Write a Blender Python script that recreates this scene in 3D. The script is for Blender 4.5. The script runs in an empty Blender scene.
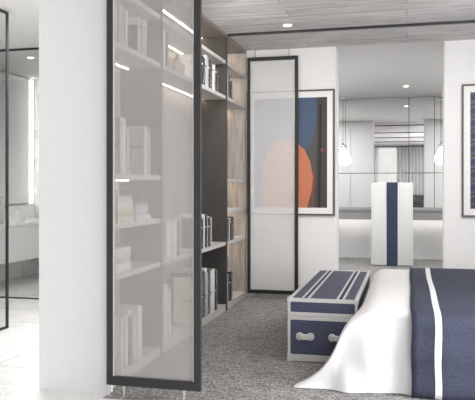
import bpy, bmesh, math, random
from mathutils import Vector, Matrix
random.seed(7)
S = bpy.context.scene
C = S.collection
# ------------------------------------------------------------------ camera
FPX = 679.0
TH = math.atan(169.5/FPX); CO, SI = math.cos(TH), math.sin(TH)
ZC = 1.16; CEIL = 2.6
cd = bpy.data.cameras.new('camera'); cam = bpy.data.objects.new('camera', cd); C.objects.link(cam)
cam.location = (0, 0, ZC); cam.rotation_euler = (math.pi/2, 0, TH)
cd.sensor_width = 36; cd.lens = 36*FPX/475; cd.shift_y = -13/475; cd.clip_start = .05
S.camera = cam
S.cycles.caustics_reflective = False; S.cycles.caustics_refractive = False; S.cycles.sample_clamp_indirect = 4; S.cycles.transparent_max_bounces = 16
# ------------------------------------------------------------------ colour management, world, large lights
S.view_settings.view_transform = 'Standard'; S.view_settings.look = 'None'
S.view_settings.gamma = 1; S.view_settings.exposure = 0.43; S.view_settings.use_curve_mapping = False
W = bpy.data.worlds.new('world'); S.world = W; W.use_nodes = True
W.node_tree.nodes['Background'].inputs[0].default_value = (1, .97, .95, 1)
W.node_tree.nodes['Background'].inputs[1].default_value = .9
def area(name, loc, size, power, rot, col=(1,1,1)):
    l = bpy.data.lights.new(name, 'AREA'); l.shape = 'RECTANGLE'; l.size, l.size_y = size; l.energy = power; l.color = col
    o = bpy.data.objects.new(name, l); C.objects.link(o); o.location = loc; o.rotation_euler = rot; return o
R90 = math.pi/2
UP = R90+math.radians(32)
area('fill_front_left', (-3.3, -.72, 1.35), (3.0, 2.2), 12, (UP, 0, 0), (.97, .98, 1))  # added daylight fill out of view; no window is modelled at this spot
area('fill_front_right', (1.4, -.72, 1.35), (1.6, 2.2), 44, (R90+math.radians(10), 0, 0), (.97, .98, 1))  # added fill from behind the viewer, off to the side of window_1
area('fill_side', (2.27, 3.2, 1.75), (5.6, 1.3), 210, (0, R90+math.radians(34), 0), (.98, .985, 1))  # added area fill along the windowless right wall, outside the mirror's view
area('fill_overhead_right', (1.55, 2.9, 2.57), (1.2, 3.4), 45, (0, 0, 0), (.99, .995, 1))  # unseen fill added under the ceiling above the bed, no fixture there
area('fill_overhead_left', (-2.9, 1.5, 2.57), (1.8, 3.0), 9, (0, 0, 0), (.99, .995, 1))  # unseen overhead fill added for the near left side
area('fill_overhead_bathroom', (-2.65, 4.55, 2.57), (.8, .8), 60, (0, 0, 0), (1, .99, .98))  # added bathroom fill hidden behind the pier, separate from the downlights
for wx in (-1.25, .6): area('wall_washer', (wx, 4.85, 2.50), (.35, .1), 4.5, (R90-math.radians(30), 0, 0), (1, .99, .98)).data.spread = math.radians(105)
area('fill_dressing_left', (-1.75, 9.0, 2.57), (.6, 2.0), 46, (0, 0, 0), (.99, .995, 1))  # added fill to brighten the dressing room, placed out of view
area('fill_dressing_right', (1.3, 9.0, 2.57), (.6, 2.0), 46, (0, 0, 0), (.99, .995, 1))  # second added dressing-room fill, likewise unseen

# ------------------------------------------------------------------ materials
def mat(name, col=(.8,.8,.8), rough=.6, metal=0, emit=None, es=1.0):
    m = bpy.data.materials.new(name); m.use_nodes = True
    b = m.node_tree.nodes['Principled BSDF']
    b.inputs['Base Color'].default_value = (*col, 1); b.inputs['Roughness'].default_value = rough; b.inputs['Metallic'].default_value = metal
    if emit: b.inputs['Emission Color'].default_value = (*emit, 1); b.inputs['Emission Strength'].default_value = es
    return m
def nd(m, t, **k):
    n = m.node_tree.nodes.new(t)
    for a, v in k.items(): setattr(n, a, v)
    return n
def lk(m, a, b): m.node_tree.links.new(a, b)
def coords(m, scale=(1,1,1), rot=(0,0,0)):
    tc = nd(m, 'ShaderNodeTexCoord'); mp = nd(m, 'ShaderNodeMapping')
    mp.inputs['Scale'].default_value = scale; mp.inputs['Rotation'].default_value = rot
    lk(m, tc.outputs['Object'], mp.inputs['Vector']); return mp.outputs[0]
def ramp(m, fac, stops):
    r = nd(m, 'ShaderNodeValToRGB'); e = r.color_ramp.elements
    while len(e) < len(stops): e.new(.5)
    for i, (p, c) in enumerate(stops): e[i].position = p; e[i].color = (*c, 1)
    lk(m, fac, r.inputs[0]); return r.outputs[0]
def noise(m, vec, scale, detail=4, rough=.5, dist=0):
    n = nd(m, 'ShaderNodeTexNoise'); n.inputs['Scale'].default_value = scale; n.inputs['Detail'].default_value = detail
    n.inputs['Roughness'].default_value = rough; n.inputs['Distortion'].default_value = dist
    lk(m, vec, n.inputs['Vector']); return n.outputs['Fac']
def bump(m, h, strength=.3, dist=.01):
    b = nd(m, 'ShaderNodeBump'); b.inputs['Strength'].default_value = strength; b.inputs['Distance'].default_value = dist
    lk(m, h, b.inputs['Height']); lk(m, b.outputs[0], m.node_tree.nodes['Principled BSDF'].inputs['Normal'])
def base(m, out): lk(m, out, m.node_tree.nodes['Principled BSDF'].inputs['Base Color'])
def mixc(m, fac, a, b, mode='MIX'):
    x = nd(m, 'ShaderNodeMix', data_type='RGBA', blend_type=mode)
    for s, v in ((0, fac), (6, a), (7, b)):
        if hasattr(v, 'links'): lk(m, v, x.inputs[s])
        elif s == 0: x.inputs[0].default_value = v
        else: x.inputs[s].default_value = (*v, 1)
    return x.outputs[2]
def math_(m, op, a, b=0):
    n = nd(m, 'ShaderNodeMath', operation=op)
    for i, v in ((0, a), (1, b)):
        if hasattr(v, 'links'): lk(m, v, n.inputs[i])
        else: n.inputs[i].default_value = v
    return n.outputs[0]

M = {}
M['wall'] = m = mat('wall_plaster', (.80,.79,.78), .8)
v = coords(m); base(m, ramp(m, noise(m, v, 60, 3), [(.3,(.785,.78,.775)),(.7,(.815,.81,.805))])); bump(m, noise(m, v, 140, 2), .15, .004)
M['white'] = mat('white_paint', (.8,.79,.78), .55)
M['ceil'] = mat('smooth_ceiling', (.74,.73,.72), .7)
M['wood_ceil'] = m = mat('whitewashed_boards', rough=.6)
v = coords(m)
br = nd(m, 'ShaderNodeTexBrick', offset=.37); lk(m, v, br.inputs['Vector'])
for k, x in (('Scale',1),('Mortar Size',.004),('Brick Width',2.6),('Row Height',.21),('Mortar Smooth',.3),('Bias',0)): br.inputs[k].default_value = x
br.inputs['Color1'].default_value = (.62,.605,.595,1); br.inputs['Color2'].default_value = (.76,.745,.735,1); br.inputs['Mortar'].default_value = (.36,.34,.33,1)
v2 = coords(m, (1.2, 22, 1))
g = ramp(m, noise(m, v2, 2.2, 8, .65, .6), [(.36,(.55,.54,.53)),(.47,(.85,.85,.85)),(.62,(1.08,1.08,1.08))])
base(m, mixc(m, 1.0, br.outputs['Color'], g, 'MULTIPLY'))
def wood(name, c1, c2, sc=(14,14,1.0), rough=.5):
    m = mat(name, c1, rough); v = coords(m, sc)
    base(m, ramp(m, noise(m, v, 2.0, 7, .6, .5), [(.3, c1), (.7, c2)])); return m
M['oak'] = wood('grey_oak', (.27,.24,.22), (.47,.43,.40))
M['taupe'] = wood('dark_taupe_wood', (.040,.036,.033), (.055,.050,.046), rough=.7)
M['top'] = mat('mid_taupe_wood', (.20,.185,.17), .5)
M['shelf'] = wood('pale_grey_laminate', (.46,.44,.42), (.56,.54,.52), (6,1,14))
M['black'] = mat('black_metal', (.014,.013,.013), .6)
M['darkframe'] = mat('dark_bronze_frame', (.026,.025,.025), .6)
M['chrome'] = mat('brushed_steel', (.75,.74,.73), .25, 1)
M['silver'] = mat('pale_metal_trim', (.62,.61,.60), .42, .3)
M['led'] = mat('led_strip', (1,1,1), .5, 0, (1,.85,.66), 22)
M['ledw'] = mat('white_led', (1,1,1), .5, 0, (1,.98,.95), 5)
M['led_under'] = mat('counter_led', (1,1,1), .5, 0, (1,.97,.93), 15)
M['bulb'] = mat('glowing_opal_glass', (1,1,1), .3, 0, (1,.98,.95), 2.2)
M['mirror'] = mat('mirror_silver', (.86,.86,.86), .01, 1)
M['counter'] = mat('grey_counter', (.25,.246,.243), .5)
M['panel'] = mat('wardrobe_lacquer', (.66,.655,.65), .5)
M['fabricw'] = m = mat('white_cotton', (.77,.76,.76), .9)
v = coords(m); bump(m, noise(m, v, 9, 3), .25, .02)
M['throw'] = m = mat('navy_weave', (.05,.065,.15), .9)
v = coords(m); base(m, ramp(m, noise(m, v, 190, 2), [(.35,(.026,.030,.054)),(.65,(.048,.055,.088))]))
wv = nd(m, 'ShaderNodeTexWave', bands_direction='Z'); wv.inputs['Scale'].default_value = 12; wv.inputs['Distortion'].default_value = 7; wv.inputs['Detail'].default_value = 2; wv.inputs['Detail Scale'].default_value = 2
lk(m, v, wv.inputs['Vector']); bump(m, wv.outputs['Fac'], .18, .004)
M['navy'] = mat('navy_fabric', (.028,.036,.075), .85)
M['chairw'] = m = mat('slipcover_linen', (.62,.62,.61), .9)
bump(m, noise(m, coords(m), 30, 3), .2, .01)
M['curtain'] = mat('grey_curtain', (.60,.59,.59), .9)
M['sheerband'] = mat('white_curtain_band', (.80,.80,.80), .9)
M['sheer'] = mat('sheer_curtain', (.85,.85,.86), .9)
M['dark_up'] = m = mat('dark_speckled_upholstery', (.05,.05,.05), .8)
base(m, ramp(m, noise(m, coords(m), 45, 3), [(.45,(.02,.02,.02)),(.65,(.25,.25,.25))]))
# carpet
M['carpet'] = m = mat('grey_carpet', rough=.95)
v = coords(m)
n1 = noise(m, v, 62, 4, .65); n2 = noise(m, coords(m, (1,2.0,1), (0,0,.5)), 5.5, 5, .6, 3)
c1 = ramp(m, n1, [(.34,(.10,.097,.094)),(.50,(.245,.24,.235)),(.67,(.47,.46,.45))])
c2 = ramp(m, n2, [(.36,(.66,.66,.66)),(.50,(.86,.86,.86)),(.53,(1.75,1.75,1.75)),(.56,(.86,.86,.86)),(.7,(1.05,1.05,1.05))])
base(m, mixc(m, 1, c1, c2, 'MULTIPLY')); bump(m, n1, .6, .01)
# marble
def marble(name, tile=False, warm=(.80,.79,.78), vs=1.6):
    m = mat(name, rough=.22); v = coords(m, (1, 1.9, 1), (0, 0, .35))
    n = noise(m, v, vs, 9, .62, 1.6)
    c = ramp(m, n, [(.30,(.68,.67,.66)),(.44,warm),(.495,(.60,.59,.58)),(.53,warm),(.75,(.74,.73,.72))])
    if tile:
        b = nd(m, 'ShaderNodeTexBrick', offset=0); lk(m, coords(m), b.inputs['Vector'])
        for k, x in (('Scale',1),('Mortar Size',.004),('Brick Width',1.3),('Row Height',1.3)): b.inputs[k].default_value = x
        b.inputs['Color1'].default_value = b.inputs['Color2'].default_value = (1,1,1,1); b.inputs['Mortar'].default_value = (.45,.44,.43,1)
        c = mixc(m, 1, c, b.outputs['Color'], 'MULTIPLY')
    base(m, c); return m
M['marble'] = marble('white_marble'); M['marble_floor'] = marble('marble_tiles', True, (.70,.69,.68), 2.2)
M['stone'] = m = mat('pale_stone', rough=.4)
base(m, ramp(m, noise(m, coords(m), 90, 3), [(.35,(.60,.59,.58)),(.65,(.80,.79,.78))]))
M['greyfloor'] = m = mat('dressing_floor', rough=.5)
base(m, ramp(m, noise(m, coords(m, (3,1,1)), 6, 5), [(.35,(.14,.135,.13)),(.65,(.23,.225,.22))]))
def glass(name, tint, dark):                      # thin clear pane
    m = bpy.data.materials.new(name); m.use_nodes = True; nt = m.node_tree; nt.nodes.remove(nt.nodes['Principled BSDF'])
    t = nd(m, 'ShaderNodeBsdfTransparent'); t.inputs[0].default_value = (*tint, 1)
    g = nd(m, 'ShaderNodeBsdfGlossy'); g.inputs['Roughness'].default_value = .02
    x = nd(m, 'ShaderNodeMixShader'); x.inputs[0].default_value = dark
    lk(m, t.outputs[0], x.inputs[1]); lk(m, g.outputs[0], x.inputs[2]); lk(m, x.outputs[0], nt.nodes['Material Output'].inputs[0]); return m
M['glass'] = glass('clear_glass', (.93,.94,.94), .06)
def sheer(name, fac, col, tl=.5):                      # woven voile laminated in glass
    m = bpy.data.materials.new(name); m.use_nodes = True; nt = m.node_tree; nt.nodes.remove(nt.nodes['Principled BSDF'])
    t = nd(m, 'ShaderNodeBsdfTransparent'); d = nd(m, 'ShaderNodeBsdfDiffuse'); tr = nd(m, 'ShaderNodeBsdfTranslucent')
    for q in (d, tr): q.inputs[0].default_value = (*col, 1)
    a = nd(m, 'ShaderNodeMixShader'); a.inputs[0].default_value = tl; lk(m, d.outputs[0], a.inputs[1]); lk(m, tr.outputs[0], a.inputs[2])
    x = nd(m, 'ShaderNodeMixShader')
    n = noise(m, coords(m), 220, 1); r = nd(m, 'ShaderNodeMapRange'); r.inputs['To Min'].default_value = fac-.02; r.inputs['To Max'].default_value = fac+.02
    lk(m, n, r.inputs[0]); lk(m, r.outputs[0], x.inputs[0])
    lk(m, t.outputs[0], x.inputs[1]); lk(m, a.outputs[0], x.inputs[2]); lk(m, x.outputs[0], nt.nodes['Material Output'].inputs[0]); return m
M['voile'] = sheer('voile_glass', .205, (.60,.578,.565), .2)
M['voile_white'] = sheer('white_voile_glass', .175, (.90,.90,.90), .12)
# chevron canvas of the trunk
M['canvas'] = m = mat('chevron_canvas', rough=.6)
tc = nd(m, 'ShaderNodeTexCoord'); sp = nd(m, 'ShaderNodeSeparateXYZ'); lk(m, tc.outputs['Object'], sp.inputs[0])
tri = math_(m, 'PINGPONG', sp.outputs['X'], .017)
vv = math_(m, 'ADD', math_(m, 'ADD', sp.outputs['Y'], sp.outputs['Z']), math_(m, 'MULTIPLY', tri, 1.0))
li = math_(m, 'PINGPONG', vv, .0105)
base(m, ramp(m, math_(m, 'MULTIPLY', li, 95), [(.12,(.105,.115,.17)),(.38,(.038,.044,.088))]))

# ------------------------------------------------------------------ mesh helpers
class MB:
    def __init__(s): s.v = []; s.f = []; s.mi = []; s.mats = []
    def _m(s, m):
        if m is None: return 0
        if m not in s.mats: s.mats.append(m)
        return s.mats.index(m)
    def add(s, vs, fs, m=None):
        o = len(s.v); s.v += [tuple(x) for x in vs]; k = s._m(m)
        for f in fs: s.f.append([i+o for i in f]); s.mi.append(k)
    def box(s, x0, x1, y0, y1, z0, z1, m=None, r=0):
        if r <= 0:
            s.add([(x,y,z) for z in (z0,z1) for y in (y0,y1) for x in (x0,x1)], [(0,2,3,1),(4,5,7,6),(0,1,5,4),(2,6,7,3),(0,4,6,2),(1,3,7,5)], m); return s
        bm = bmesh.new(); bmesh.ops.create_cube(bm, size=1)
        for q in bm.verts: q.co = Vector(((x0+x1)/2+q.co.x*(x1-x0), (y0+y1)/2+q.co.y*(y1-y0), (z0+z1)/2+q.co.z*(z1-z0)))
        bmesh.ops.bevel(bm, geom=list(bm.edges), offset=r, segments=3 if r > .004 else 1, profile=.5, affect='EDGES')
        bm.verts.index_update(); s.add([q.co for q in bm.verts], [[q.index for q in f.verts] for f in bm.faces], m); bm.free(); return s
    def lathe(s, prof, c, m=None, n=24, axis='Z'):
        vs = []; fs = []
        for (r, z) in prof:
            for i in range(n):
                a = 2*math.pi*i/n; p = (r*math.cos(a), r*math.sin(a), z)
                if axis == 'X': p = (z, p[0], p[1])
                if axis == 'Y': p = (p[0], z, p[1])
                vs.append((c[0]+p[0], c[1]+p[1], c[2]+p[2]))
        for j in range(len(prof)-1):
            for i in range(n):
                a, b = j*n+i, j*n+(i+1) % n; fs.append((a, b, b+n, a+n))
        fs.append(tuple(range(n))[::-1]); fs.append(tuple(range((len(prof)-1)*n, len(prof)*n)))
        s.add(vs, fs, m); return s
    def grid(s, rows, m=None):
        n = len(rows[0]); vs = [p for r in rows for p in r]
        s.add(vs, [(j*n+i, j*n+i+1, (j+1)*n+i+1, (j+1)*n+i) for j in range(len(rows)-1) for i in range(n-1)], m); return s
    def build(s, name, m=None, parent=None, smooth=False, loc=None):
        me = bpy.data.meshes.new(name); me.from_pydata(s.v, [], s.f)
        ms = ([m] if m else []) + s.mats if not s.mats else s.mats
        for q in ms: me.materials.append(q)
        me.polygons.foreach_set('material_index', s.mi)
        bm = bmesh.new(); bm.from_mesh(me); bmesh.ops.recalc_face_normals(bm, faces=bm.faces); bm.to_mesh(me); bm.free()
        if smooth: me.polygons.foreach_set('use_smooth', [True]*len(me.polygons))
        me.update(); o = bpy.data.objects.new(name, me); C.objects.link(o)
        if parent: o.parent = parent
        if loc: o.location = loc
        return o
def tag(o, label, cat, group=None, kind=None):
    o['label'] = label; o['category'] = cat
    if group: o['group'] = group
    if kind: o['kind'] = kind
    return o
def thing(name, label, cat, loc=(0,0,0), rz=0, group=None):
    o = bpy.data.objects.new(name, None); C.objects.link(o); o.location = loc; o.rotation_euler = (0,0,rz); o.empty_display_size = .1
    return tag(o, label, cat, group)
def box(name, x0, x1, y0, y1, z0, z1, m, parent=None, r=0): return MB().box(x0,x1,y0,y1,z0,z1,None,r).build(name, m, parent)
def struct(name, m, *boxes):
    b = MB()
    for q in boxes: b.box(*q)
    o = b.build(name, m); o['kind'] = 'structure'; return o
def add_solid(o, t, off=-1):
    q = o.modifiers.new('thickness', 'SOLIDIFY'); q.thickness = t; q.offset = off; return o
def X(px, Y):                      # lateral position on the plane at depth Y of a column of the photograph
    u = (px-237.5)/FPX; return Y*(u*CO-SI)/(CO+u*SI)

# ------------------------------------------------------------------ structure
BX, BB = -1.65, -1.95       # bookcase front and back planes
YF, YB = 3.5, 7.0           # near face of the pier, far wall of the bedroom
OL, OR = X(335.6, YB), X(444.3, YB)
struct('floor', M['marble_floor'], (-4.95, -2.06, 1.9, 8.3, -.1, 0))
struct('floor_entry', M['stone'], (-4.95, 2.4, -1.1, 1.9, -.1, 0), (-2.06, 2.4, 1.9, YF-.06, -.1, 0))
struct('floor_bedroom', M['carpet'], (-1.625, 2.4, YF-.06, YB+.3, -.1, 0), (-2.06, -1.625, YF+.01, YB+.3, -.1, 0))
struct('floor_entry_edge', M['stone'], (-2.06, -1.625, YF-.06, YF+.01, -.1, 0))
struct('floor_dressing', M['greyfloor'], (-2.4, 2.0, YB+.3, 11.5, -.1, 0))
struct('ceiling', M['wood_ceil'], (-2.0, 2.4, -1.1, 6.175, CEIL, CEIL+.1), (-2.0, 2.4, 6.20, YB, CEIL, CEIL+.1))
for i, y in enumerate((.3, 2.2, 4.0)): struct('trim_%d' % (i+3), M['black'], (BX+.012, 2.3, y, y+.05, CEIL-.018, CEIL+.05))
struct('trim_1', M['black'], (BX+.012, 2.3, 6.17, 6.205, CEIL-.018, CEIL+.05))      # black sliding track hanging below the boards
struct('ceiling_bathroom', M['ceil'], (-4.95, -2.0, -1.1, 8.3, CEIL, CEIL+.1))
struct('ceiling_dressing', M['ceil'], (-2.4, 2.4, YB, 11.5, CEIL, CEIL+.1))
struct('wall_pier', M['wall'], (X(39,YF), X(107.5,YF), YF, YF+.07, 0, CEIL), (-2.06, BB-.025, YF+.07, YB, 0, CEIL))
struct('wall_back_left', M['wall'], (-2.4, OL, YB, YB+.3, 0, CEIL))
struct('wall_back_right', M['wall'], (OR, 2.4, YB, YB+.3, 0, CEIL))
struct('wall_right', M['wall'], (2.3, 2.4, -1.1, YB, 0, CEIL))
struct('wall_left', M['wall'], (-4.95, -4.85, -1.1, 8.3, 0, CEIL))
struct('wall_bathroom_wainscot', M['marble'], (-4.85, -4.842, 6.36, 8.18, 0, .9))
struct('wall_bathroom_corner', M['marble'], (-4.85, -4.7, 8.185, 8.2, 0, CEIL))
struct('wall_bathroom_back', M['wall'], (-4.85, -2.06, 8.2, 8.3, 0, CEIL))
struct('wall_bathroom_side', M['wall'], (-2.4, -2.06, YB+.3, 8.2, 0, CEIL))
struct('wall_dressing_back', M['wall'], (-2.4, 2.0, 11.3, 11.4, 0, CEIL))
struct('wall_dressing_left', M['wall'], (-2.4, -2.2, 8.3, 11.3, 0, CEIL))
struct('wall_dressing_right', M['wall'], (1.8, 2.0, YB+.3, 11.3, 0, CEIL))
WX0, WX1 = -.98, -.30       # window seen between the curtains in the mirror
struct('wall_front', M['wall'], (-4.95, WX0, -1.1, -1.0, 0, CEIL), (WX1, 2.4, -1.1, -1.0, 0, CEIL), (WX0, WX1, -1.1, -1.0, 0, .15), (WX0, WX1, -1.1, -1.0, 2.5, CEIL))
struct('window_1', M['white'], (WX0, WX0+.04, -1.08, -1.02, .15, 2.5), (WX1-.04, WX1, -1.08, -1.02, .15, 2.5), (WX0, WX1, -1.08, -1.02, .15, .2), (WX0, WX1, -1.08, -1.02, 2.46, 2.5))
o = struct('window_1_glass', M['glass'], (WX0+.04, WX1-.04, -1.055, -1.045, .2, 2.46))
struct('baseboard_back', M['white'], (BX, OL, YB-.012, YB, 0, .05), (OR, 2.3, YB-.012, YB, 0, .05))

# ------------------------------------------------------------------ bookcase
bc = thing('bookcase', 'tall built-in open bookcase with dark dividers, pale shelves and lit undersides', 'bookcase', (BX, YF, 0))
def part(name, x0, x1, y0, y1, z0, z1, m, parent=bc, r=0):
    px, py = parent_loc(parent); o = MB().box(x0-px[0], x1-px[0], y0-px[1], y1-px[1], z0-px[2], z1-px[2], None, r).build(name, m, parent); return o
def parent_loc(p):
    l = Vector((0,0,0))
    while p: l += p.location; p = p.parent
    return l, l
def part(name, x0, x1, y0, y1, z0, z1, m, parent=bc, r=0):
    l, _ = parent_loc(parent)
    return MB().box(x0-l.x, x1-l.x, y0-l.y, y1-l.y, z0-l.z, z1-l.z, None, r).build(name, m, parent)
D = [YF+.07, 4.43, 6.17, YB]
BZ = .06
part('back_panel', BB-.02, BB, D[0], YB-.002, 0, CEIL-.002, M['oak'])
part('side_panel', BB, BX, D[0]+.002, D[0]+.025, 0, CEIL-.002, M['taupe'])
part('divider', BB, BX+.008, D[1]-.015, D[1]+.015, 0, CEIL-.032, M['taupe'])
part('divider', BB, BX+.008, D[2]-.018, D[2]+.018, 0, CEIL-.032, M['taupe'])
part('side_panel', BB, BX, YB-.03, YB-.002, 0, CEIL-.002, M['oak'])['label'] = 'pale oak end panel'
part('top_panel', BB, BX, D[0]+.025, YB-.03, CEIL-.03, CEIL-.004, M['top'])
TH_ = .032
SH = {0: [2.345, 2.015, 1.24, .945, .645], 1: [2.345, 2.015, .645], 2: [2.345, 2.015, 1.24, .945, .645]}
bays = [(D[0]+.025, D[1]-.015), (D[1]+.015, D[2]-.018), (D[2]+.018, YB-.03)]
for b, (y0, y1) in enumerate(bays):
    part('bottom_shelf', BB, BX, y0, y1, 0, BZ, M['shelf'])
    for z in SH[b]:
        s = part('shelf', BB, BX, y0, y1, z-TH_, z, M['shelf'])
        if z > 1 or b == 2: part('led_strip', -1.893, -1.882, y0+.01, y1-.01, z-TH_-.006, z-TH_, M['led'], s)
    part('led_strip', -1.895, -1.88, y0+.01, y1-.01, CEIL-.036, CEIL-.03, M['led'])

# ------------------------------------------------------------------ books (each its own thing, spines face the room)
cols = {'white': (.74,.73,.71), 'cream': (.66,.58,.44), 'black': (.02,.02,.02), 'charcoal': (.035,.035,.038), 'pale grey': (.45,.45,.45), 'beige': (.48,.40,.31), 'brown': (.2,.13,.09)}
BM = {k: mat('book_cover_'+k.replace(' ', '_'), c, .5) for k, c in cols.items()}
for k, q in BM.items():      # blocks of small print and bands on spines
    dk = (.12,.12,.12) if k in ('white','cream','pale grey','beige') else (.6,.6,.58)
    n = noise(q, coords(q, (1, 60, 9)), 2.2, 2); base(q, ramp(q, n, [(.60, cols[k]), (.63, dk)]))
M['pages'] = mat('paper_pages', (.72,.68,.60), .9)
proto = {}
def book_meshes(th, w, h, col):
    key = (round(th,3), round(w,3), round(h,3), col)
    if key in proto: return proto[key]
    c = MB(); t = .0025
    c.box(0, t*1.4, 0, th, 0, h); c.box(-w, 0, 0, t, 0, h); c.box(-w, 0, th-t, th, 0, h)
    p = MB().box(-w+.004, 0, t, th-t, .003, h-.003)
    a = c.build('book', BM[col]); b = p.build('page_block', M['pages'])
    proto[key] = (a.data, b.data); bpy.data.objects.remove(a); bpy.data.objects.remove(b); return proto[key]
def book(col, loc, th, w, h, label, group, rot=(0,0,0)):
    a, b = book_meshes(th, w, h, col)
    o = bpy.data.objects.new('book', a); p = bpy.data.objects.new('page_block', b); C.objects.link(o); C.objects.link(p); p.parent = o
    o.location = (loc[0], loc[1]+.0008, loc[2]+.0008); o.rotation_euler = rot; tag(o, label, 'book', group)
ORD = ['first','second','third','fourth','fifth','sixth','seventh','eighth','ninth','tenth','eleventh','twelfth','thirteenth','fourteenth','fifteenth','sixteenth','seventeenth','eighteenth','nineteenth']
def row(y, z, spec, where, group, xf=BX-.008):
    for i, (col, th, h) in enumerate(spec):
        w = .18+.03*((i*7) % 3)/2
        book(col, (xf-.012*((i*5) % 3), y, z), th, w, h, f'{col} upright book, {ORD[i]} in {where}', group)
        y += th+.0015
    return y
N1, N2, N3 = 'nearest bookcase bay', 'wide middle bay', 'far bay'
row(3.64, 2.015, [('pale grey',.03,.24),('white',.035,.26),('white',.02,.25),('pale grey',.04,.235),('white',.03,.25),('pale grey',.025,.24),('white',.03,.22),('charcoal',.03,.21)], 'near row, upper shelf of '+N1, 'books at the near end of the upper shelf, nearest bay')
row(4.0, 2.015, [('charcoal',.03,.17),('pale grey',.03,.17),('white',.022,.23),('pale grey',.018,.225),('white',.022,.235),('pale grey',.018,.22),('white',.02,.23)], 'far row, upper shelf of '+N1, 'second row on the upper shelf, nearest bay')
row(3.75, 1.24, [('pale grey',.035,.33),('white',.03,.345),('white',.035,.34),('pale grey',.03,.29),('white',.025,.30),('charcoal',.03,.30)], 'near row, eye-level shelf of '+N1, 'books on the eye-level shelf, nearest bay')
row(4.12, 1.24, [('pale grey',.03,.30),('pale grey',.03,.31),('white',.03,.32),('pale grey',.02,.30),('white',.035,.30)], 'far row, eye-level shelf of '+N1, 'second row on the eye-level shelf, nearest bay')
y = row(3.62, BZ, [('cream',.05,.31),('white',.04,.33),('pale grey',.04,.32),('cream',.045,.32),('pale grey',.05,.30),('white',.04,.31),('charcoal',.03,.30),('white',.05,.33),('cream',.05,.30),('white',.06,.34)], 'the bottom row of '+N1, 'books at the bottom of the nearest bay')
row(4.47, 2.015, [('white',.03,.24),('pale grey',.03,.25),('white',.03,.26),('charcoal',.03,.24),('pale grey',.03,.24)], 'near row, upper shelf of '+N2, 'books at the near end of the upper shelf, middle bay')
row(5.35, 2.015, [('white',.02,.24),('black',.03,.25),('white',.03,.21),('black',.02,.24),('white',.035,.25),('black',.05,.24),('pale grey',.03,.27),('black',.02,.2),('white',.04,.26),('black',.04,.25),('white',.03,.24),('charcoal',.05,.23),('white',.03,.22),('black',.03,.23),('pale grey',.03,.24),('black',.05,.21),('white',.03,.20)], 'far row, upper shelf of '+N2, 'far row on the upper shelf, middle bay')
row(4.46, .645, [('pale grey',.03,.25),('pale grey',.035,.27),('charcoal',.03,.26),('white',.03,.26),('pale grey',.035,.27),('white',.045,.28),('white',.04,.27),('pale grey',.04,.27),('white',.05,.28),('charcoal',.03,.26),('white',.04,.27)], 'near row, lower shelf of '+N2, 'books at the near end of the lower shelf, middle bay')
row(5.42, .645, [('charcoal',.03,.25),('white',.04,.29),('white',.04,.28),('black',.03,.28),('white',.03,.27),('pale grey',.03,.25),('charcoal',.04,.25),('white',.03,.26),('pale grey',.04,.25)], 'far row, lower shelf of '+N2, 'far row on the lower shelf, middle bay')
row(4.47, BZ, [('cream',.05,.33),('white',.03,.38),('white',.05,.40),('cream',.04,.36)], 'near row, bottom of '+N2, 'books at the near end of the bottom, middle bay')
row(5.22, BZ, [('cream',.05,.36),('black',.04,.40),('white',.05,.39),('pale grey',.05,.40),('white',.05,.38),('black',.06,.39),('pale grey',.05,.37),('white',.05,.40),('charcoal',.06,.38),('white',.05,.37),('black',.05,.38),('white',.04,.37),('charcoal',.05,.36)], 'far row, bottom of '+N2, 'far row at the bottom, middle bay')
row(6.20, 2.345, [('black',.04,.10),('charcoal',.04,.11)], 'topmost shelf of the '+N3, 'books on the topmost shelf, far bay')
row(6.21, 2.015, [('white',.05,.24),('pale grey',.05,.25),('black',.05,.22),('charcoal',.05,.18)], 'upper shelf of the '+N3, 'books on the upper shelf, far bay')
row(6.24, .645, [('black',.05,.21),('black',.06,.22),('white',.02,.21),('black',.07,.20),('white',.02,.21),('black',.06,.22)], 'lower shelf of the '+N3, 'books on the lower shelf, far bay')
row(6.20, BZ, [('white',.05,.27),('black',.06,.27),('charcoal',.04,.26),('black',.06,.28)], 'the bottom row of the '+N3, 'books at the bottom, far bay')
def stack(y, z, spec, where, group):
    for i, (col, th, w, h) in enumerate(spec):   # lying flat, spine to the room
        book(col, (BX-.02-.006*(i % 2), y+.008*((i*3) % 2), z+th), th, w, h, f'{col} flat book, {ORD[i]} up in {where}', group, (-R90, 0, 0))
        z += th+.001
stack(3.74, .945, [('cream',.03,.2,.24),('beige',.028,.2,.235),('cream',.026,.19,.23),('white',.028,.2,.225),('cream',.022,.19,.23),('beige',.02,.19,.225)], 'cream pile, middle shelf of '+N1, 'pile of flat books on the middle shelf, nearest bay')
stack(4.03, .945, [('white',.03,.2,.25),('pale grey',.024,.2,.2),('white',.025,.2,.2),('pale grey',.02,.19,.19),('charcoal',.018,.19,.19)], 'grey pile beside cream pile, '+N1, 'second pile on the middle shelf, nearest bay')
stack(3.66, .645, [('white',.05,.22,.28),('pale grey',.045,.22,.27),('white',.05,.22,.28),('charcoal',.02,.2,.25)], 'pile on lower shelf of '+N1, 'pile on the lower shelf, nearest bay')
stack(4.72, BZ, [('white',.03,.2,.2)], 'upright row, bottom of '+N2, None)
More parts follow.
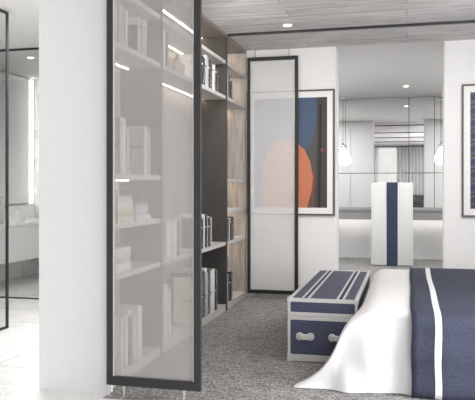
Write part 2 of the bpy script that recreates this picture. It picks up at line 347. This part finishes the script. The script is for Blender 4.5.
# fish ornament
f = MB(); rows = []
for i in range(15):
    t = i/14; L = .25
    h = .055*math.sin(math.pi*min(1, t/.8))**.7+.012 if t < .8 else .014+.055*((t-.8)/.2)
    w = .028*math.sin(math.pi*min(t/.85, 1))**.6+.004
    rows.append([(w*math.cos(a), t*L, .065+h*math.sin(a)*(1 if t < .8 else (1-.0*t))) for a in [2*math.pi*k/14 for k in range(15)]])
f.grid(rows); f.add([r for r in rows[0][:-1]], [tuple(range(14))]); f.add([r for r in rows[-1][:-1]], [tuple(range(14))])
fish = f.build('fish_ornament', mat('sandy_ceramic', (.55,.44,.33), .5), smooth=True, loc=(BX-.08, 4.92, 2.0195))
for z0 in (0,):
    MB().box(-.012, .012, .012, .016, .035, .13).build('fin', fish.data.materials[0], fish)
box('base', -.03, .03, .06, .14, -.003, .016, M['shelf'], fish)
tag(fish, 'sandy coloured fish-shaped ornament on the upper shelf behind the front screen', 'ornament')

# ------------------------------------------------------------------ voile screens
def screen(label, Y, x0, x1, z0, z1, fb, legs, rods, bt, gm='voile', fm=M['darkframe']):
    t = thing('glass_screen', label, 'screen', (x0, Y, 0)); w = x1-x0
    b = MB(); d = .014
    b.box(0, fb, -d, d, z0, z1); b.box(w-fb, w, -d, d, z0, z1); b.box(fb, w-fb, -d, d, z0, z0+bt); b.box(fb, w-fb, -d, d, z1-bt, z1)
    b.build('frame', fm, t)
    for gy in (-.011, -.003, .005): box('glass_pane', fb, w-fb, gy, gy+.006, z0+bt, z1-bt, M[gm], t)
    box('edge_trim', fb, fb+.005, -.012, .012, z0+bt, z1-bt, M['silver'], t)
    box('edge_trim', w-fb-.005, w-fb, -.012, .012, z0+bt, z1-bt, M['silver'], t)
    for lx in legs: MB().lathe([(.006, 0), (.006, z0)], (lx-x0, 0, 0), None, 12).build('leg', M['chrome'], t)
    for lx in rods: MB().lathe([(.004, z1), (.004, CEIL)], (lx-x0, 0, 0), None, 10).build('hanging_rod', M['counter'], t)
YS = 3.465
screen('tall voile glass screen in dark frame at the near end of the bookcase', YS, X(107.6,YS), X(201,YS), .072, CEIL-.06, .037, [X(109.5,YS), X(124,YS), X(184,YS)], [X(124,YS), X(184,YS)], .05)
YS = 6.93
screen('voile glass screen in black frame before the far wall, partly covering the painting', YS, X(247.6,YS), X(298,YS), .052, CEIL-.088, .034, [X(255,YS), X(289,YS)], [X(255,YS), X(289,YS)], .038, 'voile_white', M['black'])

# ------------------------------------------------------------------ pictures
def frame(t, w, h, fw, mw):
    b = MB(); b.box(0, fw, -.03, 0, 0, h); b.box(w-fw, w, -.03, 0, 0, h); b.box(fw, w-fw, -.03, 0, 0, fw); b.box(fw, w-fw, -.03, 0, h-fw, h)
    b.build('frame', M['black_brown'], t)
    b = MB(); b.box(fw, fw+mw, -.018, 0, fw, h-fw); b.box(w-fw-mw, w-fw, -.018, 0, fw, h-fw); b.box(fw+mw, w-fw-mw, -.018, 0, fw, fw+mw); b.box(fw+mw, w-fw-mw, -.018, 0, h-fw-mw, h-fw)
    b.build('mount', M['white'], t)
M['black_brown'] = mat('picture_frame_wood', (.07,.062,.055), .5)
zb, zt = .868, 2.163
xr = X(334.6, YB-.03); xl = xr-.92
t = thing('framed_painting', 'framed abstract painting with orange shape on blue, partly behind the rear screen', 'picture', (xl, YB-.001, zb))
w, h = xr-xl, zt-zb; frame(t, w, h, .016, .062)
a = MB(); x0, x1, z0, z1 = .078, w-.078, .078, h-.078
blue, dark, orange, olive, deep, red = [mat(n, c, .7) for n, c in (('paint_blue',(.065,.10,.165)),('paint_dark',(.05,.045,.045)),('paint_orange',(.52,.18,.095)),('paint_olive',(.075,.075,.07)),('paint_black',(.012,.012,.014)),('paint_red',(.20,.05,.04)))]
def poly(pts, y, m): a.add([(p[0], y, p[1]) for p in pts], [tuple(range(len(pts)))], m)
Wd, Hd = x1-x0, z1-z0
P = lambda pts: [(x0+u*Wd, z0+v_*Hd) for u, v_ in pts]
a.box(x0, x1, -.010, 0, z0, z1, blue)
poly(P([(.84,1),(1,1),(1,0),(.60,0),(.68,.35),(.70,.50),(.80,.62),(.85,.74),(.86,.88)]), -.0105, olive)
poly(P([(.87,1),(1,1),(1,0),(.83,0)]), -.0110, dark)
poly(P([(.895,.93),(.925,.93),(.91,0),(.875,0)]), -.0115, deep)
poly(P([(.82,.30),(.85,.38),(.84,.18),(.80,0),(.77,0)]), -.0109, red)
poly(P([(.90,.52),(.95,.55),(.95,.50)]), -.0117, red)
blob = [(.12,0),(.10,.25),(.13,.42),(.20,.54),(.32,.61),(.45,.625),(.58,.60),(.69,.53),(.77,.42),(.81,.28),(.79,.15),(.73,0)]
poly(P(blob), -.0113, orange)
ob = a.build('canvas', None, t)
xl2 = X(462, YB-.03)
t = thing('framed_print', 'framed dark blue print of curving lines on the right-hand wall', 'picture', (xl2, YB-.001, zb)); frame(t, .92, h, .016, .062)
M['print'] = m = mat('blue_line_print', rough=.5)
wv = nd(m, 'ShaderNodeTexWave', bands_direction='Z'); wv.inputs['Scale'].default_value = 2.6; wv.inputs['Distortion'].default_value = 1.2; wv.inputs['Detail'].default_value = 1
lk(m, coords(m, (1,1,1), (0,.30,0)), wv.inputs['Vector'])
base(m, ramp(m, wv.outputs['Fac'], [(.0,(.012,.014,.03)),(.35,(.02,.028,.09)),(.75,(.05,.065,.20)),(.84,(.16,.12,.12)),(.93,(.02,.018,.03))]))
box('print_sheet', .078, .92-.078, -.01, 0, .078, h-.078, M['print'], t)

# ------------------------------------------------------------------ trunk
TX0, TX1, TY0, TY1, TZ = -.770, -.312, 4.47, 6.08, .42
t = thing('storage_trunk', 'navy chevron trunk with pale metal edges at the foot of the bed', 'trunk', (TX0, TY0, 0))
w, l = TX1-TX0, TY1-TY0; ZL = .30
box('body', .004, w-.004, .004, l-.004, .012, ZL, M['canvas'], t)
lid = box('lid', .004, w-.004, .004, l-.004, ZL+.012, TZ-.004, M['canvas'], t)
e = .022
def rails(z0, z1, name, par):
    b = MB(); b.box(0, w, 0, .008, z0, z1); b.box(0, w, l-.008, l, z0, z1); b.box(0, .008, .008, l-.008, z0, z1); b.box(w-.008, w, .008, l-.008, z0, z1); return b.build(name, M['silver'], par)
rails(0.005, .05, 'bottom_rail', t); rails(ZL-.022, ZL+.004, 'rim', t); rails(ZL+.006, ZL+.03, 'lid_rim', lid)
b = MB()      # top edging wraps over the top
b.box(0, w, 0, .03, TZ-.006, TZ); b.box(0, w, l-.03, l, TZ-.006, TZ); b.box(0, .022, .03, l-.03, TZ-.006, TZ); b.box(w-.022, w, .03, l-.03, TZ-.006, TZ)
b.box(0, w, -.001, .006, TZ-.022, TZ-.006); b.box(w-.006, w+.001, .006, l, TZ-.022, TZ-.006); b.box(-.001, .006, .006, l, TZ-.022, TZ-.006); b.build('lid_edging', M['silver'], lid)
b = MB()
for x in (-.001, w-.017): b.box(x, x+.018, -.002, .012, .05, ZL-.022); b.box(x, x+.018, -.002, .012, ZL+.03, TZ-.022); b.box(x, x+.018, l-.012, l+.002, .05, ZL-.022)
b.build('corner_post', M['silver'], t)
for x in (0, w):
    for y in (0, l):
        MB().box(x-.02 if x else -.006, x+.006 if x else .02, y-.02 if y else -.006, y+.006 if y else .02, TZ-.03, TZ+.006, None, .005).build('corner_cap', M['silver'], lid)
        MB().box(x-.02 if x else -.005, x+.005 if x else .02, y-.02 if y else -.005, y+.005 if y else .02, 0, .055, None, .005).build('corner_cap', M['silver'], t)
for cx in (.115, .345):
    for dx in (-.026, .012): box('strap', cx+dx, cx+dx+.014, .03, l-.03, TZ-.004, TZ+.003, M['silver'], lid)
    sb = MB(); sb.box(cx-.012, cx+.012, .03, l-.03, TZ-.004, TZ-.001); sb.build('strap_inlay', M['navy'], lid)
rv = MB()
for i in range(17):
    for z in (ZL-.012, ZL+.018): rv.lathe([(.003, 0), (.002, -.003)], (.02+i*(w-.04)/16, -.0, z), None, 8, 'Y')
rv.build('rivets', M['chrome'], t)
for cx in (.115, .33):
    hb = MB()
    for sx in (-1, 1):
        hb.lathe([(.026, 0), (.026, -.005), (.02, -.008)], (cx+sx*.036, .002, .17), None, 20, 'Y')
    hb.box(cx-.03, cx+.03, -.026, -.008, .150, .190, None, .008); hb.box(cx-.04, cx-.026, -.018, 0, .158, .182); hb.box(cx+.026, cx+.04, -.018, 0, .158, .182)
    hb.build('handle', M['silver'], t)
# ------------------------------------------------------------------ bed
BL, BR, BN, BF, BT = -.25, 2.2, 3.92, 5.98, .455
t = thing('bed', 'low double bed with upholstered base under white and navy covers', 'bed', (BL, BN, 0))
part('bed_base', BL+.06, BR, BN+.04, BF-.04, .03, .22, M['fabricw'], t, .01)
part('mattress', BL+.02, BR-.01, BN+.02, BF-.02, .22, BT-.008, M['fabricw'], t, .03)
part('headboard', BR+.001, BR+.08, BN-.05, BF+.05, 0, 1.1, M['navy'], t, .02)
for x in (BL+.12, BR-.12):
    for y in (BN+.12, BF-.12): part('leg', x-.03, x+.03, y-.03, y+.03, 0, .03, M['taupe'], t)
# bedspread: foot-end silhouette flares over the near corner
prof = [(0,-.60),(.012,-.575),(.03,-.54),(.06,-.495),(.11,-.44),(.17,-.40),(.23,-.37),(.29,-.35),(.34,-.33),(.38,-.305),(.41,-.275),(.435,-.245),(.45,-.215),(.457,-.18)]
def foot(Y):
    k = max(0, min(1, (Y-BN)/.50)); return (1-k*k*(3-2*k))
def cross(Y):
    g = foot(Y); pts = []
    for z, x in prof:
        xx = -.25+(x+.25)*(g if x < -.25 else 1)
        if x < -.25: xx = -.278+(x+.25)*g
        wob = .012*math.sin(9*Y+5*z)*(1-z/.46)*g
        pts.append((xx+wob, Y, z+.004))
    for i in range(1, 31):
        x = -.18+i*(1.9+.18)/30; pts.append((x, Y, BT+.006+.0015*math.sin(7*x+3*Y)))
    return pts
rowsb = []
ys = [BN+.0, BN+.02, BN+.05]+[BN+.05+(BF-BN-.05)*i/34 for i in range(1, 35)]
top = [cross(y) for y in ys]
top[0] = [(x, y-.008, z-(.016 if z > .3 else .016*z/.3)) for x, y, z in top[0]]
NR = 16
for j in range(NR, 0, -1):
    k = j/NR; r = []
    for (x, y, z) in top[0]:
        dz = z-.004; fold = (.034*math.sin(15*x+2.2*k+.8)+.016*math.sin(31*x-3*k))*min(1, k*1.3)*(1 if dz > .3 else dz/.3)
        swell = .01*math.sin(k*3)
        r.append((x+.03*k*(1 if x < .1 else 0)*(dz/.46), y-.03*k*k-swell*.5+fold*.8, .004+dz*(1-k)))
    rowsb.append(r)
far = []
for j in range(1, 7):
    far.append([(x, BF+.012+.01*j/6, .004+(z-.004)*(1-j/6)) for x, y, z in top[-1]])
g = MB(); g.grid(rowsb+top+far)
o = g.build('bedspread', M['fabricw'], smooth=True)
sub = o.modifiers.new('smooth', 'SUBSURF'); sub.levels = sub.render_levels = 1
tag(o, 'white bedspread draped over the foot and near corner of the bed to the floor', 'bedspread')
# navy throw with a white stripe
xs = [.022, .06, .10, .147, .150, .165, .179, .182, .23, .30]+[.3+i*.1 for i in range(1, 17)]
def wig(i, s): return .005*math.sin(s*1.7+.1*i)+.003*math.sin(s*.6) if i < 9 else 0
path = []; n = 14
for j in range(n): path.append((BN-.075-.006*math.sin(j), .006+(BT-.03)*j/n))
path += [(BN-.068, BT-.022), (BN-.052, BT+.002), (BN-.02, BT+.012), (BN+.03, BT+.0155)]
path += [(BN+.03+(BF-BN-.03)*i/16, BT+.0155) for i in range(1, 17)]
path += [(BF+.035, BT+.004), (BF+.045, BT-.04), (BF+.045, BT-.3)]
g = MB(); vs = []; fs = []
for j, (y, z) in enumerate(path):
    for i, x in enumerate(xs): vs.append((x+wig(i, j*.35)*(.5 if i < 9 else 1), y+(.006*math.sin(24*x) if j < n else 0), z+.0015*math.sin(6*x+2*y)*(j > n+3)))
q = len(xs)
for j in range(len(path)-1):
    for i in range(q-1): g.f.append([j*q+i, j*q+i+1, (j+1)*q+i+1, (j+1)*q+i]); g.mi.append(1 if 3 <= i < 7 else 0)
g.v = vs; g.mats = [M['throw'], M['fabricw']]
o = g.build('bed_throw', smooth=True); add_solid(o, .004, 0)
tag(o, 'navy woven throw with one narrow white stripe lying across the bed', 'throw')

# ------------------------------------------------------------------ dressing room
YM = 11.2
struct('trim_2', M['wall'], (-2.195, 1.795, 11.285, 11.3, .0, .8))
t = thing('wall_mirror', 'large wall-to-wall panelled mirror above the dressing counter', 'mirror', (0, YM, 0))
xe = [-2.2, -1.65, -.0+.03, .42, 1.8]; zj = 1.384
xe = [-2.195, -1.62, .03, .42, 1.795]
for i in range(4):
    for z0, z1 in ((.815, zj-.005), (zj+.005, CEIL-.004)):
        box('mirror_panel', xe[i]+.004, xe[i+1]-.004, 0, .006, z0, z1, M['mirror'], t)
box('backing', -2.195, 1.795, .006, .098, .80, CEIL-.002, M['taupe'], t)
t = thing('dressing_counter', 'thick grey floating dressing counter below the mirror, lit from beneath', 'counter', (0, 10.7, 0))
box('countertop', -2.195, 1.795, 0, .495, .79, .82, M['counter'], t)
box('apron', -2.195, 1.795, .015, .48, .655, .79, M['counter'], t)
box('led_strip', -2.1, 1.7, .452, .468, .648, .655, M['led_under'], t)
for cx, nm in ((X(343,10.98), 'left'), (X(442,10.98), 'right')):
    t = thing('pendant_lamp', f'glowing bulb-shaped pendant lamp, the {nm} one of the pair before the mirror', 'lamp', (cx, 10.98, 1.52), 0, 'pendant lamps before the mirror')
    MB().lathe([(.02,0),(.06,.006),(.088,.04),(.098,.09),(.09,.135),(.066,.18),(.045,.215),(.036,.25),(.033,.27)], (0,0,0), None, 28).build('bulb', M['bulb'], t, True)
    MB().lathe([(.036,.268),(.036,.31),(.02,.33),(.01,.345)], (0,0,0), None, 20).build('socket', M['chrome'], t, True)
    MB().lathe([(.003,.34),(.003,CEIL-1.545)], (0,0,0), None, 8).build('cord', M['black'], t)
    MB().lathe([(.045,CEIL-1.545),(.045,CEIL-1.52)], (0,0,0), None, 20).build('ceiling_rose', M['chrome'], t)
# slipcovered chair
cx = X(392, 10.2); hw = .295
t = thing('dining_chair', 'high-backed white slipcovered chair with navy centre stripe facing the mirror', 'chair', (cx, 10.2, 0))
MB().box(-hw, hw, 0, .11, .004, 1.225, None, .018).build('backrest_cover', M['chairw'], t, True)
MB().box(-hw+.01, hw-.01, .108, .48, .004, .50, None, .02).build('seat_cover', M['chairw'], t, True)
box('stripe', -.078, .083, -.004, .012, .006, 1.222, M['navy'], t); box('stripe', -.078, .083, -.002, .112, 1.222, 1.229, M['navy'], t)
for x in (-.088, .083): box('piping', x, x+.008, -.007, 0, .006, 1.222, M['white'], t)
for x in (-hw-.002, hw-.006): box('piping', x, x+.008, -.003, .006, .02, 1.2, M['white'], t)
# wardrobe panels on the dressing-room side of the wall
for sx, x0, x1, nm in ((0, -2.19, OL-.0, 'left'), (1, OR+.0, 1.79, 'right')):
    t = thing('wardrobe', f'tall pale wardrobe seen in the mirror {nm} of the opening', 'wardrobe', (x0, YB+.302, 0))
    w = x1-x0; box('body', 0, w, 0, .04, 0, CEIL-.02, M['panel'], t)
    n = 3
    for i in range(n): box('door', i*w/n+.004, (i+1)*w/n-.004, .042, .06, .06, CEIL-.10, M['panel'], t)
# downlights
def downlight(x, y, label, power=18):
    t = thing('downlight', label, 'light', (x, y, CEIL), 0)
    n = 28; b = MB(); prof_ = [(.047,-.001),(.060,-.006),(.066,0)]
    b.lathe([(.048,0),(.045,-.006),(.036,-.006)], (0,0,0), None, n).build('rim', M['white'], t, True)
    MB().lathe([(.035,-.0065),(.035,-.0075)], (0,0,0), None, n).build('diffuser', M['ledw'], t)
    ld = bpy.data.lights.new('downlight_lamp', 'SPOT'); ld.energy = power; ld.spot_size = 2.2; ld.spot_blend = 1; ld.shadow_soft_size = .05; ld.color = (1,.96,.9)
    lo = bpy.data.objects.new('downlight_lamp', ld); C.objects.link(lo); lo.parent = t; lo.location = (0,0,-.02)
downlight(-1.03, 5.96, 'round downlight in the whitewashed board ceiling near the bookcase', 25)
downlight(-.014, 9.97, 'round downlight in the smooth ceiling before the mirror', 30)
for i, (x, y, nm) in enumerate(((-4.05, 6.75, 'leftmost'), (-3.95, 6.95, 'middle'), (-3.72, 7.55, 'rightmost'))):
    downlight(x, y, f'{nm} of the small round downlights in the bathroom ceiling', 22)
# curtains, rail and armchairs behind the viewer (seen in the mirror)
t = thing('curtain_rail', 'dark curtain rail above the window, seen in the mirror', 'rail', (0, -.93, 2.5))
box('rail', -4.5, 2.25, -.015, .015, 0, .03, M['black'], t)
for x in (-4.4, -1.6, .2, 2.2): box('bracket', x, x+.02, -.068, 0, .03, .06, M['black'], t)
def curtain(x0, x1, label, m, amp=.035, wl=.11):
    n = max(20, int((x1-x0)/wl*10)); pts = []
    for i in range(n+1):
        x = x0+(x1-x0)*i/n; pts.append((x, -.90+amp*math.sin(2*math.pi*(x-x0)/wl)+.01*math.sin(5*x)))
    g = MB(); g.grid([[(x, y*1.0-(0), z) for x, y in pts] for z in (.01, .8, 1.6, 2.495)])
    o = g.build('curtain', m, smooth=True); add_solid(o, .003, 0); tag(o, label, 'curtain', 'curtains behind the viewer'); return o
curtain(-4.7, -1.02, 'grey curtain left of the bright window, seen in the mirror', M['curtain'])
curtain(-.26, 2.2, 'grey curtain right of the bright window, seen in the mirror', M['curtain'])
def armchair(x, label):
    t = thing('armchair', label, 'armchair', (x, -.48, 0), 0, 'dark armchairs before the curtains')
    MB().box(-.32,.32,-.28,.22,.14,.44,None,.03).build('seat', M['dark_up'], t, True)
    MB().box(-.34,.34,-.36,-.24,.14,.90,None,.03).build('backrest', M['dark_up'], t, True)
    for s in (-1, 1): MB().box(s*.34-.05,s*.34+.05,-.25,.22,.14,.62,None,.02).build('armrest', M['dark_up'], t, True)
    for sx in (-.3,.3):
        for sy in (-.3,.18): box('leg', sx-.02, sx+.02, sy-.02, sy+.02, 0, .14, M['black'], t)
armchair(.46, 'dark speckled armchair right of the slipcovered chair in the mirror')
armchair(-1.5, 'dark speckled armchair left of the slipcovered chair in the mirror')

# ------------------------------------------------------------------ bathroom
GX = -3.19; GY = 4.97
t = thing('shower_screen', 'clear glass screen with slim black frame at the left edge', 'screen', (GX, 3.2, 0))
L = GY-3.2; b = MB(); b.box(-.007,.007,L-.025,L,0,CEIL-.002); b.box(-.007,.007,0,.025,0,CEIL-.002); b.box(-.007,.007,.025,L-.025,0,.02); b.box(-.007,.007,.025,L-.025,CEIL-.022,CEIL-.002)
b.build('frame', M['black'], t); box('glass_pane', -.004, .004, .025, L-.025, .025, CEIL-.027, M['glass'], t)
t = thing('glass_partition', 'wide glass partition with thin black rails before the washbasin', 'partition', (-4.84, 6.3, 0))
w = 2.77; b = MB(); b.box(0,w,-.006,.006,0,.014); b.box(0,w,-.008,.008,CEIL-.022,CEIL-.002); b.box(w-.02,w,-.008,.008,.014,CEIL-.022); b.box(0,.02,-.008,.008,.014,CEIL-.022)
b.build('frame', M['black'], t); box('glass_pane', .02, w-.02, -.004, .004, .014, CEIL-.022, M['glass'], t)
t = thing('washbasin_vanity', 'pale floating washbasin vanity with marble top beyond the glass partition', 'vanity', (-4.3, 6.36, 0))
box('cabinet', -.54, 0, 0, 1.8, .31, .72, M['panel_light'] if 'panel_light' in M else M['white'], t)
box('countertop', -.54, .012, 0, 1.8, .72, .75, M['marble'], t)
for y0 in (.005, .905): box('drawer', 0, .014, y0, y0+.89, .325, .70, M['panel'], t)
box('splashback', -.541, -.53, 0, 1.8, .75, .92, M['marble'], t)
t = thing('vessel_basin', 'marble vessel basin standing on the washbasin vanity', 'basin', (-4.55, 6.75, .752))
b = MB(); b.box(-.2,.2,-.03,.4,0,.03); b.box(-.2,-.18,-.03,.4,.03,.15); b.box(.18,.2,-.03,.4,.03,.15); b.box(-.18,.18,-.03,-.01,.03,.15); b.box(-.18,.18,.38,.4,.03,.15)
b.build('bowl', M['marble'], t)
tp = thing('basin_tap', 'slim chrome tap rising beside the marble vessel basin', 'tap', (-4.30, 6.60, .752))
MB().lathe([(.012,0),(.012,.28)], (0,0,0), None, 12).build('body', M['chrome'], tp)
box('spout', -.12, .012, -.01, .01, .28, .298, M['chrome'], tp); box('lever', 0, .05, -.008, .008, .17, .18, M['chrome'], tp)
t = thing('bathroom_mirror', 'tall mirror over the washbasin with a vertical light strip at its edge', 'mirror', (-4.83, 6.36, 0))
box('mirror_panel', 0, .012, 0, 1.66, .95, 2.57, M['mirror'], t)
box('backing', -.018, 0, 0, 1.72, .94, 2.58, M['panel'], t)
box('led_strip', 0, .03, 1.665, 1.70, .95, 2.57, M['ledw'], t)
